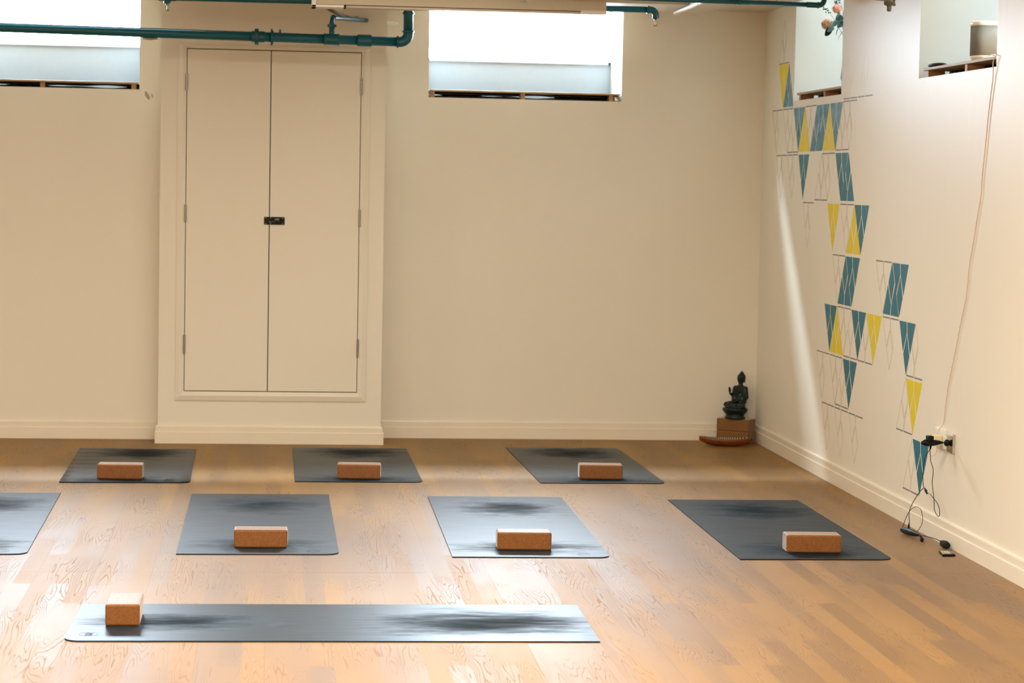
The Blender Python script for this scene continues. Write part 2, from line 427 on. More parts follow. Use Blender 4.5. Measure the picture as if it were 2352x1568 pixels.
shelf('plywood sill shelf under the white speaker in the near niche', lambda u, d, z: Vector((XR+d, u, z)), N2[0], N2[1]-.05, SB2, 2.113, [N2[1]-.10, 9.79, 9.34], .035, .012, 0)
# crumpled silver foil in the right end of the second shelf
bm = NB(); box(bm, 2.063, 2.098, YR+.02, YR+.05, SB+.001, 2.086, .006, 3)
for v in bm.verts: v.co += Vector((random.uniform(-.003, .003), random.uniform(-.004, .004), 0))
tag(obj('crumpled_foil', bm, M_chrome), 'small crumpled silver foil wad at the right end of the shelf right of the cupboard', 'foil')

# ------------------------------------------------------------------ built-in cupboard
cup = thing('cupboard', 'tall cream double-door cupboard built into the pier', 'cupboard', (0.02, YP, .25))
def rel(x, y, z): return (x-.02, y-YP, z-.25)
fo = (-.534, .572, .252, 2.316); fi = (-.485, .522, .305, 2.288)
bm = NB()
def frame_ring(bm, o, i, y0, y1):
    A = [(o[0], o[2]), (o[1], o[2]), (o[1], o[3]), (o[0], o[3])]; B = [(i[0], i[2]), (i[1], i[2]), (i[1], i[3]), (i[0], i[3])]
    mid = [((a[0]*.45+b[0]*.55), (a[1]*.45+b[1]*.55)) for a, b in zip(A, B)]
    L = []
    for pts, y in ((A, YP), (A, YP-.009), (mid, YP-.017), (B, YP-.011), (B, YP)):
        L.append([bm.verts.new(rel(p[0], y, p[1])) for p in pts])
    for a, b in zip(L, L[1:]):
        for k in range(4): bm.faces.new((a[k], a[(k+1) % 4], b[(k+1) % 4], b[k]))
frame_ring(bm, fo, fi, 0, 0); fr = obj('frame', bm, M_door, cup)
bm = NB(); a, b = rel(fi[0]+.0005, YP-.001, fi[2]+.0005), rel(fi[1]-.0005, YP-.0002, fi[3]-.0005); box(bm, a[0], b[0], a[1], b[1], a[2], b[2]); obj('shadow_gap', bm, M_dark, cup)
xm = -.001
doors = []
for x0, x1 in ((fi[0]+.004, xm-.0025), (xm+.0025, fi[1]-.004)):
    bm = NB(); a, b = rel(x0, YP-.013, fi[2]+.005), rel(x1, YP-.0012, fi[3]-.005); box(bm, a[0], b[0], a[1], b[1], a[2], b[2], .0012)
    doors.append(obj('door', bm, M_door, cup))
for di, (x, zs) in enumerate(((fi[0]+.001, ((2.045, 2.145), (1.288, 1.39), (.525, .635))), (fi[1]-.001, ((2.040, 2.143), (1.276, 1.378), (.515, .622))))):
    for z0, z1 in zs:
        bm = NB(); h = (z1-z0)/5
        for k in range(5):
            p = rel(x, YP-.019, z0+h*k+.001)
            lathe(bm, [(.006, 0), (.0065, .001), (.0065, h-.003), (.006, h-.002)], 12, Matrix.Translation(p))
        a, b = rel(x-.006, YP-.014, z0), rel(x+.006, YP-.0125, z1); box(bm, a[0], b[0], a[1], b[1], a[2], b[2])
        obj('hinge', bm, M_steel, doors[di], smooth=False)
# black hasp lock: two plates, brass screws, number dials and bolt
bm = NB(); a, b = rel(-.031, YP-.0205, 1.281), rel(-.004, YP-.013, 1.326); box(bm, a[0], b[0], a[1], b[1], a[2], b[2], .002)
a, b = rel(-.0015, YP-.0205, 1.281), rel(.087, YP-.013, 1.326); box(bm, a[0], b[0], a[1], b[1], a[2], b[2], .002)
lock = obj('lock', bm, M_black, cup); lock['label'] = 'black combination hasp lock'
M_screw = simple('brass_screw', lin(150, 140, 50), .35, .8)
for x, z in ((-.021, 1.321), (-.021, 1.286), (.006, 1.321), (.006, 1.286), (.076, 1.320), (.076, 1.287)):
    bm = NB(); lathe(bm, [(.0035, 0), (.003, .0012), (.001, .0014)], 10, Matrix.Translation(rel(x, YP-.0204, z))@Matrix.Rotation(PI/2, 4, 'X')); obj('screw', bm, M_screw, lock)
bm = NB()
for k in range(4):
    a, b = rel(.031+k*.0068, YP-.022, 1.307), rel(.0345+k*.0068, YP-.020, 1.318); box(bm, a[0], b[0], a[1], b[1], a[2], b[2], .0005)
obj('dial', bm, simple('pale_dial', lin(150, 165, 130), .4), lock)
bm = NB(); tube(bm, [rel(-.006, YP-.0215, 1.297), rel(.03, YP-.0215, 1.297)], .0014, 8); a = rel(.0035, YP-.0215, 1.297); ell(bm, a, (.004, .002, .003), 2)
obj('bolt', bm, M_chrome, lock)
# scuff on the wall left of the pier (bare plaster showing)
bm = NB()
for cx, cz, sx, sz, sk in ((-.720, 2.020, .014, .030, .35), (-.692, 2.018, .005, .016, .2)):
    pts = [(cx+sx*math.cos(a)*random.uniform(.6, 1)-sk*sz*math.sin(a), cz+sz*math.sin(a)*random.uniform(.7, 1)) for a in [2*PI*k/14 for k in range(14)]]
    prism(bm, pts, lambda u, v, h: Vector((u, YL-h, v)), .0006)
tag(obj('trim_5', bm, M_chip), kind='structure')

# ------------------------------------------------------------------ pipes
def arc(c, a, b, r, n=8):
    """quarter bend from direction a to direction b around corner c"""
    c, a, b = Vector(c), Vector(a).normalized(), Vector(b).normalized()
    s = c-a*r; o = s+b*r; return [o-b*r*math.cos(t)+a*r*math.sin(t) for t in [PI/2*k/n for k in range(n+1)]]
YM = 12.9
def pz(x): return 2.3305-.0105*(x+.3)
mp = thing('main_pipe', 'thick teal sprinkler main running across in front of the cupboard top', 'pipe', (.755, YM, 2.3))
O = Vector((.755, YM, 2.3))
def P(x, z, y=YM): return Vector((x, y, z))-O
bm = NB(); tube(bm, [P(-4.6, pz(-4.6)), P(.70, pz(.70))], .0265, 24); obj('pipe_run', bm, M_pipe, mp, True)
bm = NB(); tube(bm, [P(.7545, 2.37), P(.7545, CZ-.001)], .0265, 24); obj('pipe_rise', bm, M_pipe, mp, True)
bm = NB(); z = pz(.7545)
tube(bm, [P(.69, z)]+arc(P(.7545, z), (1, 0, 0), (0, 0, 1), .045)+[P(.7545, z+.062)], .0285, 24); obj('elbow', bm, M_pipe, mp, True)
for a, b, r in ((P(.692, z), P(.700, z), .034), (P(.7545, z+.055), P(.7545, z+.062), .034), (P(.7545, 2.472), P(.7545, 2.484), .032)):
    bm = NB(); tube(bm, [a, b], r, 24); obj('collar', bm, M_pipe, mp)
def ringfit(name, segs):
    bm = NB()
    for x0, x1, r in segs: tube(bm, [P(x0, pz(x0)), P(x0+.002, pz(x0)), P(x1-.002, pz(x1)), P(x1, pz(x1))], [r-.002, r, r, r-.002], 24)
    obj(name, bm, M_pipe, mp)
ringfit('coupling', [(.473, .552, .033)])
ringfit('union', [(-.110, -.038, .0305), (-.094, -.072, .0445)])
ringfit('clamp', [(-.006, .010, .037)])
ringfit('tee', [(.290, .371, .031), (.288, .294, .034), (.366, .373, .034)])
for a, b in ((.02, .046), (-.046, -.02)):
    bm = NB(); tube(bm, [P(.000, pz(0)+a), P(.000, pz(0)+b)], .006, 10); obj('clamp_bolt', bm, M_pipe, mp)
bm = NB(); tube(bm, [P(.045, pz(0)+.02), P(.045, pz(0)+.038)], .007, 12, rnd=True); obj('nipple', bm, M_pipe, mp, True)
bm = NB(); tube(bm, [P(.331, 2.34), P(.331, 2.352), P(.331, 2.356), P(.331, 2.366), P(.331, 2.376), P(.331, 2.388), P(.331, 2.40)], [.019, .019, .015, .017, .015, .019, .018], 16)
tube(bm, [P(.331, 2.392), P(.331, 2.406)], .0285, 6); obj('valve', bm, M_pipe, mp)
bm = NB(); e = Vector((.545, YP, 2.474))-O; c = P(.331, 2.444)
d = (e-c).normalized()
tube(bm, [P(.331, 2.405)]+arc(c, (0, 0, 1), d, .028)+[c+d*.05, e], .0125, 16); obj('branch', bm, M_pipe, mp, True)
for a, b in ((c+d*.022, c+d*.034), (P(.331, 2.408), P(.331, 2.418))):
    bm = NB(); tube(bm, [a, b], .0165, 16); obj('branch_collar', bm, M_pipe, mp)
bm = NB(); tube(bm, [P(-.70, pz(-.7)-.030), P(-.665, pz(-.7)-.034), P(-.63, pz(-.6)-.030)], .0065, 10, rnd=True)
obj('pipe_clip', bm, M_steel, mp, True)

def sprinkler(parent, loc, mt):
    bm = NB(); L = Vector(loc)
    lathe(bm, [(.009, 0), (.009, -.010), (.007, -.012)], 12, Matrix.Translation(L))
    for s in (-1, 1): tube(bm, spline([L+Vector((s*.006, 0, -.010)), L+Vector((s*.0115, 0, -.020)), L+Vector((s*.009, 0, -.030)), L+Vector((s*.003, 0, -.038))], 4), .0022, 8)
    lathe(bm, [(.004, -.036), (.0125, -.040), (.0125, -.042), (.003, -.042)], 16, Matrix.Translation(L))
    h = obj('sprinkler_head', bm, mt, parent, True)
    bm = NB(); tube(bm, [L+Vector((0, 0, -.012)), L+Vector((0, 0, -.036))], .0028, 8, rnd=True); obj('glass_bulb', bm, simple('bulb', lin(150, 190, 200), .05, var=.01), h, True)
Y2 = 12.6
q = thing('sprinkler_pipe', 'teal sprinkler pipe with a bulb head at each end, passing behind the white casing', 'pipe', (2.09, Y2, 2.5))
O = Vector((2.09, Y2, 2.5))
bm = NB(); tube(bm, [P(-1.9, 2.512, Y2), P(-.56, 2.507, Y2), P(2.05, 2.512, Y2)], .0165, 20); obj('pipe_run', bm, M_pipe, q, True)
bm = NB(); tube(bm, [P(2.045, 2.512, Y2)]+arc(P(2.095, 2.512, Y2), (1, 0, 0), (0, 0, -1), .032)+[P(2.095, 2.466, Y2)], [.019]*10+[.0175], 20); obj('elbow', bm, M_pipe, q, True)
for a, b, r in ((P(2.045, 2.512, Y2), P(2.054, 2.512, Y2), .0215), (P(2.095, 2.473, Y2), P(2.095, 2.464, Y2), .0195)):
    bm = NB(); tube(bm, [a, b], r, 20); obj('collar', bm, M_pipe, q)
sprinkler(q, P(2.095, 2.464, Y2), M_brass)
bm = NB(); tube(bm, [P(-.605, 2.507, Y2), P(-.515, 2.507, Y2)], .0195, 20); tube(bm, [P(-.56, 2.507, Y2), P(-.56, 2.482, Y2)], .0165, 20); tube(bm, [P(-.56, 2.486, Y2), P(-.56, 2.477, Y2)], .019, 20); obj('tee', bm, M_pipe, q)
sprinkler(q, P(-.56, 2.477, Y2), M_steel)
Y3 = 11.9
HANG = (1.7, 2.62)
q = thing('branch_pipe', 'slim teal pipe under the ceiling, turning up beside the mural wall', 'pipe', (2.88, Y3, 2.5))
O = Vector((2.88, Y3, 2.5))
bm = NB(); tube(bm, [P(1.2, 2.523, Y3), P(2.78, 2.507, Y3)], .0125, 16); obj('pipe_run', bm, M_pipe, q, True)
bm = NB(); tube(bm, [P(2.775, 2.507, Y3)]+arc(P(2.868, 2.506, Y3), (1, 0, 0), (0, 0, 1), .030)+[P(2.868, CZ, Y3)], .0145, 16); obj('elbow', bm, M_pipe, q, True)
for a, b, r in ((P(2.832, 2.506, Y3), P(2.838, 2.506, Y3), .0175), (P(2.41, 2.511, Y3), P(2.417, 2.511, Y3), .0155)):
    bm = NB(); tube(bm, [a, b], r, 16); obj('collar', bm, M_pipe, q)

for x in HANG:
    bm = NB(); tube(bm, [P(x, 2.516, Y3), P(x, CZ-.0005, Y3)], .003, 8); obj('hanger_rod', bm, M_steel, q)
# white casing hung from the ceiling
YC = 12.0
q = thing('screen_casing', 'long white metal screen casing hung under the ceiling between the pipes', 'casing', (.97, YC, 2.434))
O = Vector((.97, YC, 2.434))
bm = NB(); box(bm, .225-.97, 1.735-.97, 0, .13, .012, .175, .004); box(bm, .38-.97, 1.70-.97, .012, .118, 0.002, .014)
box(bm, -.66, -.64, .03, .09, .17, CZ-2.434); box(bm, .64, .66, .03, .09, .17, CZ-2.434); obj('housing', bm, M_case, q)
bm = NB(); box(bm, .203-.97, .3685-.97, -.004, .134, 0, .012, .002); box(bm, .203-.97, .226-.97, -.004, .134, .0, .062, .002); obj('end_cap', bm, M_white, q)
bm = NB(); box(bm, .3685-.97, .379-.97, -.002, .1, .0, .015); obj('slot', bm, M_dark, q)
bm = NB(); box(bm, .379-.97, 1.60-.97, -.003, .0, .0125, .0145); obj('bottom_slat', bm, M_dark, q)
bm = NB(); box(bm, 1.60-.97, 1.737-.97, -.004, .134, .0, .02, .004); obj('end_cap', bm, M_white, q)
bm = NB(); box(bm, 1.28-.97, 1.31-.97, -.008, .0, .055, .064, .001); obj('latch', bm, M_steel, q)

# boxed beam and trunking on the ceiling
bm = NB(); box(bm, 2.353, 2.516, 3.0, 13.50, 2.55, CZ, .006); struct('trim_6', bm, M_ceil)
bm = NB(); box(bm, 1.3, 2.353, 13.0, 13.55, 2.575, CZ, .004); struct('trim_7', bm, M_ceil)
q = thing('conduit', 'pale metal conduit along the left edge of the ceiling beam', 'conduit', (2.345, 13.3, 2.56))
bm = NB(); tube(bm, [(0, .12, .0), (0, -6, .0)], .011, 12); obj('tube', bm, M_case, q, True)
bm = NB(); tube(bm, [(0, -.62, 0), (0, -.66, 0)], .014, 12); obj('joint', bm, M_white, q)
# cable bundle sagging behind the casing
q = thing('cable_bundle', 'loose greyish bundle of cables sagging behind the left end of the casing', 'cable', (.29, 13.0, 2.5))
M_bund = simple('grey_cable', lin(120, 122, 100), .6)
for k in range(5):
    bm = NB(); r1, r2 = random.uniform(-.02, .02), random.uniform(-.012, .012)
    tube(bm, spline([(-.10, -.4, .11), (-.05+r1, -.2, .05+r2), (.02+r1, 0, .005+r2), (.09+r1*.6, .2, -.02+r2*.7), (.16+r2, .30, -.028), (.20, YP-13.0, -.026+k*.004)], 5), .0055, 8)
    obj('cable', bm, M_bund, q, True)
bm = NB(); tube(bm, [(PX1-.002, 13.66, 2.474), (.69, 13.66, 2.473), (.735, 13.66, 2.469)], [.012, .011, .007], 12, rnd=True)
tag(obj('capped_pipe_stub', bm, M_white, None, True), 'short white capped stub poking from the right side of the cupboard pier, near the ceiling', 'pipe stub')
# lamp mount hanging near the right wall
q = thing('ceiling_fixture', 'dark olive bracket with a round nub, hanging between the two mural-wall niches', 'light fixture', (2.85, 10.55, 2.378))
M_ol = simple('olive_metal', lin(92, 84, 60), .5)
bm = NB(); lathe(bm, [(.006, 0), (.0105, .004), (.0115, .03)], 16); obj('nub', bm, M_ol, q, True)
bm = NB(); lathe(bm, [(.012, .026), (.024, .030), (.027, .045), (.027, .10), (.012, .11), (.012, CZ-2.378)], 20); ell(bm, (.024, 0, .032), (.007, .007, .008), 2); obj('body', bm, M_ol, q, True)
for a, l, tlt in ((180, .125, .02), (12, .125, .03), (100, .11, .02)):
    bm = NB(); Mx = Matrix.Rotation(R(a), 4, 'Z')
    prism(bm, [(.02, -.018), (l, -.028), (l, .028), (.02, .018)], lambda u, v, h: Mx@Vector((u, v, .046+h+(u*.12 if tlt == .02 else u*.25))), .005); obj('arm', bm, M_ol, q)

# ------------------------------------------------------------------ mural
NY = {-4: 13.565, -3: 13.425, -2: 13.28, -1: 13.137, 0: 13.003, 1: 12.85, 2: 12.71, 3: 12.575, 4: 12.437, 5: 12.282, 6: 12.137, 7: 11.992, 8: 11.853, 9: 11.706, 10: 11.558, 11: 11.405, 12: 11.254, 13: 11.107, 14: 10.952, 15: 10.80, 16: 10.652, 17: 10.506, 18: 10.364, 19: 10.225, 20: 10.08}
ROWS = {'Z': (2.275, 2.522), 'X': (2.02, 2.26), 'Y': (2.019, 2.267), 'A': (1.756, 2.006), 'B': (1.490, 1.740), 'C': (1.221, 1.472), 'D': (.951, 1.204), 'E': (.688, .936), 'F': (.423, .673), 'G': (.159, .405)}
TR = [('Z', -3, 'u', 'g'), ('Y', -3, 'd', 'y'), ('Y', -2, 'u', 'b'), ('X', 8, 'u', 'w'), ('X', 10, 'u', 'w'),
 ('A', -4, 'd', 'g'), ('A', -2, 'd', 'g'), ('A', -1, 'u', 'g'), ('A', 0, 'd', 'b'), ('A', 1, 'u', 'y'), ('A', 2, 'd', 'g'), ('A', 3, 'u', 'b'), ('A', 4, 'd', 'b'), ('A', 5, 'u', 'y'), ('A', 6, 'd', 'b'), ('A', 7, 'u', 'g'), ('A', 8, 'd', 'g'),
 ('B', -3, 'd', 'g'), ('B', -1, 'd', 'g'), ('B', 1, 'd', 'b'), ('B', 4, 'u', 'g'), ('B', 5, 'd', 'g'), ('B', 7, 'd', 'b'), ('B', 8, 'u', 'b'),
 ('C', 2, 'd', 'g'), ('C', 6, 'd', 'y'), ('C', 8, 'd', 'g'), ('C', 9, 'u', 'y'), ('C', 10, 'd', 'b'),
 ('D', 7, 'd', 'g'), ('D', 9, 'd', 'b'), ('D', 8, 'u', 'b'), ('D', 13, 'd', 'g'), ('D', 15, 'd', 'b'), ('D', 14, 'u', 'b'),
 ('E', 6, 'd', 'b'), ('E', 7, 'u', 'y'), ('E', 8, 'd', 'g'), ('E', 9, 'u', 'g'), ('E', 10, 'd', 'b'), ('E', 11, 'u', 'g'), ('E', 12, 'd', 'y'), ('E', 14, 'd', 'g'), ('E', 16, 'd', 'b'), ('E', 17, 'u', 'g'),
 ('F', 5, 'd', 'g'), ('F', 7, 'd', 'g'), ('F', 8, 'u', 'g'), ('F', 9, 'd', 'b'), ('F', 17, 'd', 'y'), ('F', 16, 'u', 'g'),
 ('G', 6, 'd', 'g'), ('G', 8, 'd', 'g'), ('G', 10, 'd', 'g'), ('G', 18, 'd', 'b'), ('G', 17, 'u', 'g')]
PC = [[(0, 1), (.455, 1), (.485, .80), (.275, .43)], [(.50, 1), (1, 1), (.72, .41), (.52, .80)], [(.50, .76), (.305, .39), (.5, 0), (.68, .37)]]
mural = thing('wall_mural', 'painted mural of blue, yellow and outlined split triangles stepping down the right wall', 'mural', (XR, 11.8, 0))
MO = Vector((XR, 11.8, 0))
MB_ = {'b': M_blue, 'y': M_yellow}
def seg(bm, p, q, w):
    d = Vector((q[0]-p[0], q[1]-p[1])); n = Vector((-d.y, d.x)).normalized()*w/2
    pts = [(p[0]+n.x, p[1]+n.y), (q[0]+n.x, q[1]+n.y), (q[0]-n.x, q[1]-n.y), (p[0]-n.x, p[1]-n.y)]
    prism(bm, pts, lambda u, v, h: rw(u, v, h)-MO, .0006)
for row, n, dr, st in TR:
    z0, z1 = ROWS[row]; ya = NY[n]-.004; yb = NY[n+2]+.014
    f = lambda u, v: (ya+(yb-ya)*u, z0+(z1-z0)*(v if dr == 'd' else 1-v))
    polys = [[f(*p) for p in pc] for pc in PC]
    bm = NB()
    if st in 'by':
        for pts in polys: prism(bm, pts, lambda u, v, h: rw(u, v, h)-MO, .0008)
        obj({'b': 'blue_triangle', 'y': 'yellow_triangle'}[st], bm, MB_[st], mural); continue
    w = .006 if st == 'w' else .0016
    for i, pts in enumerate(polys):
        for k in range(4):
            if (i < 2 and k == 0) or (i == 1 and k == 1): continue
            seg(bm, pts[k], pts[(k+1) % 4], w)
    tri = obj('outlined_triangle', bm, M_pale if st == 'w' else M_hair, mural)
    for i in (0, 1):
        bm = NB(); seg(bm, polys[i][0], polys[i][1], .0065); obj('bar', bm, M_grline, tri)

# ------------------------------------------------------------------ mats
def yoga_mat(name_label, cx, cy, rz, w, l, mat, ripple=0, curl=0):
    th = .005; r = .055
    t = thing('yoga_mat', name_label, 'yoga mat', (cx, cy, 0), rz, 'dark rubber yoga mats')
    bm = NB(); pts = [(-w/2, -l/2)]
    for k in range(9):
        a = -PI/2+PI/2*k/8; pts.append((w/2-r+r*math.cos(a), -l/2+r+r*math.sin(a)))
    for c in ((w/2, l/2), (-w/2, l/2)): pts.append(c)
    vs = [bm.verts.new((x, y, 0)) for x, y in pts]; f = bm.faces.new(vs)
    if ripple or curl:
        ny = 90
        for k in range(1, ny): bmesh.ops.bisect_plane(bm, geom=bm.verts[:]+bm.edges[:]+bm.faces[:], plane_co=(0, -l/2+l*k/ny, 0), plane_no=(0, 1, 0))
        for k in range(1, 12): bmesh.ops.bisect_plane(bm, geom=bm.verts[:]+bm.edges[:]+bm.faces[:], plane_co=(-w/2+w*k/12, 0, 0), plane_no=(1, 0, 0))
    r_ = bmesh.ops.extrude_face_region(bm, geom=bm.faces[:])
    for v in [g for g in r_['geom'] if isinstance(g, bmesh.types.BMVert)]: v.co.z += th
    for v in bm.verts:
        x, y = v.co.x, v.co.y
        if ripple: v.co.z += ripple*(1+math.sin(y*2*PI/.165+x*1.5))*max(0, min(1, (.02-x)/.25))
        if curl: v.co.z += curl*max(0, min(1, (x+y*-.3-.36)/.2))**2
    o = obj('mat_sheet', bm, mat, t)
    if ripple or curl:
        for p in o.data.polygons: p.use_smooth = abs(p.normal.z) > .5
    # embossed round emblem near the rounded corner
    bm = NB(); ex, ey = w/2-.105, -l/2+.075; z = th+.0001
    ring = [(ex+.030*math.cos(a), ey+.034*math.sin(a), z) for a in [2*PI*k/28 for k in range(29)]]
    tube(bm, ring, .0007, 6)
    for k, (dx, s) in enumerate(((-.014, 1), (0, 1), (.013, 1))):
        tube(bm, spline([(ex+dx-.007, ey-.010, z), (ex+dx-.002, ey+.012, z), (ex+dx+.005, ey+.004, z), (ex+dx+.004, ey-.012, z)], 5), .0008, 6)
    e = obj('emblem', bm, M_emb, t, True)
    if curl: e.location.z = curl*.35
    return t
M_emb = simple('embossed_rubber', lin(50, 58, 64), .35)
ga, gb = lin(22, 31, 38), lin(31, 42, 50)
mats = [
 ('dark yoga mat with rippled left edge, back row, nearest the left of the photo', -.719, 12.431, R(.55), .652, 1.45, 1.3, .40, .0016, .004),
 ('dark yoga mat in the back row, in front of the cupboard', .4745, 12.52, R(-.1), .656, 1.481, 2.7, .40, 0, 0),
 ('dark yoga mat in the back row, below the window right of the cupboard', 1.732, 12.566, R(.73), .66, 1.565, 3.9, .40, 0, 0),
 ('grey yoga mat in the middle row, cut off by the left edge of the photo', -1.312, 10.38, R(.78), .66, 1.83, 5.2, .50, 0, 0),
 ('bluish grey worn yoga mat in the middle row, left of the palest mat', -.03, 10.386, R(-.1), .668, 1.815, 6.1, .50, 0, 0),
 ('palest, shiniest yoga mat in the middle row with dark scuffs', 1.110, 10.329, R(-.7), .66, 1.825, 7.6, .43, 0, 0),
 ('dark green-grey yoga mat in the middle row, nearest the mural wall', 2.299, 10.271, R(-.17), .654, 1.79, 8.8, .45, 0, 0),
 ('long grey yoga mat lying sideways alone at the front of the room', .2385, 8.01, R(-90.86), .67, 1.80, 9.4, .38, 0, 0)]
for lb, cx, cy, rz, w, l, seed, rb, rip, curl in mats:
    mm = mk_mat('mat_rubber_%d' % int(seed), ga, gb, seed, rb, {5: 1., 6: 1., 7: 1., 8: .35, 9: .5}.get(int(seed), .6), 1., int(seed) == 9)
    yoga_mat(lb, cx, cy, rz, w, l, mm, rip, curl)

# ------------------------------------------------------------------ cork blocks
def cork(label, x, y, z, rz, L=.228, D=.11, H=.075, mt=None, group='cork yoga blocks on the mats'):
    bm = NB(); box(bm, -L/2, L/2, -D/2, D/2, 0, H, .007, 3)
    o = obj('cork_block', bm, mt or M_cork); o.location = (x, y, z); o.rotation_euler = (0, 0, rz)
    for p in o.data.polygons: p.use_smooth = False
    return tag(o, label, 'yoga block', group)
ZM = .0052
cork('cork yoga block on the rippled back-row mat at far left', -.743, 11.875, ZM, R(-3))
cork('cork yoga block on the back-row mat in front of the cupboard', .479, 11.935, ZM, R(-4), .224)
cork('cork yoga block on the back-row mat below the right window', 1.7525, 11.978, ZM, R(-4))
cork('cork yoga block on the bluish grey middle-row mat', -.02, 9.69, ZM, R(-1), .223)
cork('cork yoga block on the palest middle-row mat', 1.089, 9.645, ZM, R(-2), .230)
cork('cork yoga block on the dark mat nearest the mural wall', 2.3235, 9.59, ZM, R(-2.5), .236)
cork('cork yoga block set end-on on the sideways front mat', -.4865, 8.05, ZM, R(90), .228, .118)
t34 = R(-34); cx, cy = 2.835, 13.726
cork('lower dark cork block of the pair under the Buddha statue', cx, cy, 0, t34, .210, .114, .075, M_cork2, 'stacked cork blocks in the corner')
cork('upper dark cork block of the pair, carrying the Buddha statue', cx, cy, .0752, t34, .210, .114, .075, M_cork2, 'stacked cork blocks in the corner')

# ------------------------------------------------------------------ Buddha statue
def remeshed(name, bm, mat, vox, parent=None, it=3):
    o = obj(name, bm, mat, None)
    md = o.modifiers.new('r', 'REMESH'); md.mode = 'VOXEL'; md.voxel_size = vox; md.use_smooth_shade = True
    m2 = o.modifiers.new('s', 'SMOOTH'); m2.iterations = it; m2.factor = .5
    bpy.context.view_layer.update()
    dg = bpy.context.evaluated_depsgraph_get(); me = bpy.data.meshes.new_from_object(o.evaluated_get(dg))
    o.modifiers.clear(); o.data = me
    for p in me.polygons: p.use_smooth = True
    if not me.materials: me.materials.append(mat)
    if parent: o.parent = parent
    return o
st = thing('buddha_statue', 'small dark green seated Buddha statue with raised hand in the room corner', 'statue', (2.822, 13.70, .1502), R(-46))
st.scale = (1.02, 1.02, 1.03)
bm = NB()
T = .050; TL = .030     # the figure sits towards the back of its base
def cap(a, b, r0, r1, n=14): tube(bm, [a, ((a[0]+b[0])/2, (a[1]+b[1])/2, (a[2]+b[2])/2), b], [r0, (r0+r1)/2, r1], n, rnd=True)
ell(bm, (0, T-.004, .105), (.040, .032, .026)); ell(bm, (0, T-.002, .130), (.030, .022, .034)); ell(bm, (0, T, .162), (.038, .022, .030))
ell(bm, (0, T, .180), (.040, .019, .016)); cap((0, T, .185), (0, T+.004, .212), .0145, .012)
ell(bm, (0, (T+.008)-.004, .232), (.0225, .0235, .029)); ell(bm, (0, (T+.008)+.001, .246), (.0245, .0245, .018)); ell(bm, (0, (T+.008)+.003, .263), (.013, .013, .011)); cap((0, (T+.008)+.003, .270), (0, (T+.008)+.003, .279), .006, .0022)
ell(bm, (0, (T+.008)-.028, .230), (.0032, .006, .007), 2); ell(bm, (0, (T+.008)-.024, .219), (.007, .004, .0022), 2); ell(bm, (0, (T+.008)-.020, .208), (.008, .006, .005), 2)
for s in (-1, 1):
    ell(bm, (s*.009, (T+.008)-.0245, .235), (.0055, .0028, .0024), 2); ell(bm, (s*.0095, (T+.008)-.0242, .241), (.007, .003, .0018), 2)
    cap((s*.0235, (T+.008)+.002, .241), (s*.0225, (T+.008), .214), .0045, .0042, 10)
    ell(bm, (s*.037, T, .177), (.012, .014, .014))
    # crossed legs: thigh out to the knee, shin folded back across
    cap((s*.022, T-.010, .086), (s*.058, TL-.038, .080), .021, .017); cap((s*.058, TL-.038, .079), (-s*.010, TL-.062, .078), .016, .012)
    ell(bm, (-s*.020, TL-.060, .086), (.018, .009, .008), 2)
# left arm resting into the lap
cap((.039, T, .176), (.046, T+.002, .126), .0125, .0105); cap((.046, T+.002, .125), (.008, TL-.040, .104), .0105, .007)
ell(bm, (.0, TL-.044, .103), (.015, .009, .005), 2)
ell(bm, (0, TL-.044, .112), (.013, .012, .008), 2)
# right arm raised, palm forward
cap((-.039, T, .176), (-.046, T-.008, .130), .0125, .010); cap((-.046, T-.008, .129), (-.049, T-.036, .146), .010, .0062)
ell(bm, (-.049, T-.040, .160), (.0085, .0042, .010), 2)
for k, l in enumerate((.015, .0175, .017, .013)):
    x = -.0555+k*.0043; cap((x, T-.041, .165), (x, T-.0415, .165+l), .0023, .0019, 8)
cap((-.041, T-.041, .157), (-.0365, T-.042, .167), .0024, .002, 8)
# robe: folds from the left shoulder, cloth pooled under the knees
for s in (-1, 1): ell(bm, (s*.030, T, .152), (.019, .018, .038)); ell(bm, (s*.028, T-.010, .116), (.022, .026, .026))
ell(bm, (0, T-.014, .098), (.052, .036, .020))
for k in range(4): tube(bm, spline([(.034-k*.005, T+.004-.012, .190-k*.004), (.010-k*.006, T-.023, .160-k*.006), (-.020-k*.002, T-.022, .128-k*.004)], 5), .003, 8)
ell(bm, (0, TL-.030, .068), (.070, .046, .010))
remeshed('figure', bm, M_statue, .0014, st, 3)
bm = NB(); n = 72; prof = [(.060, .0), (.064, .003), (.063, .010), (.057, .015), (.056, .024), (.060, .028)]
lathe(bm, prof, n, None, 1, .86)
base_b = obj('plinth', bm, M_statue, st, True)
bm = NB()
rings = []
for r, z, am in ((.056, .026, 0), (.062, .031, .0015), (.069, .040, .003), (.074, .048, .0035), (.0775, .055, .003), (.078, .060, .001), (.074, .063, 0)):
    rings.append([bm.verts.new(((r+am*abs(math.cos(a*9)))*math.cos(a), .86*(r+am*abs(math.cos(a*9)))*math.sin(a), z)) for a in [2*PI*k/n for k in range(n)]])
for a, b in zip(rings, rings[1:]):
    for k in range(n): bm.faces.new((a[k], a[(k+1) % n], b[(k+1) % n], b[k]))
bm.faces.new(rings[0][::-1]); bm.faces.new(rings[-1])
obj('lotus_seat', bm, M_statue, st, True)

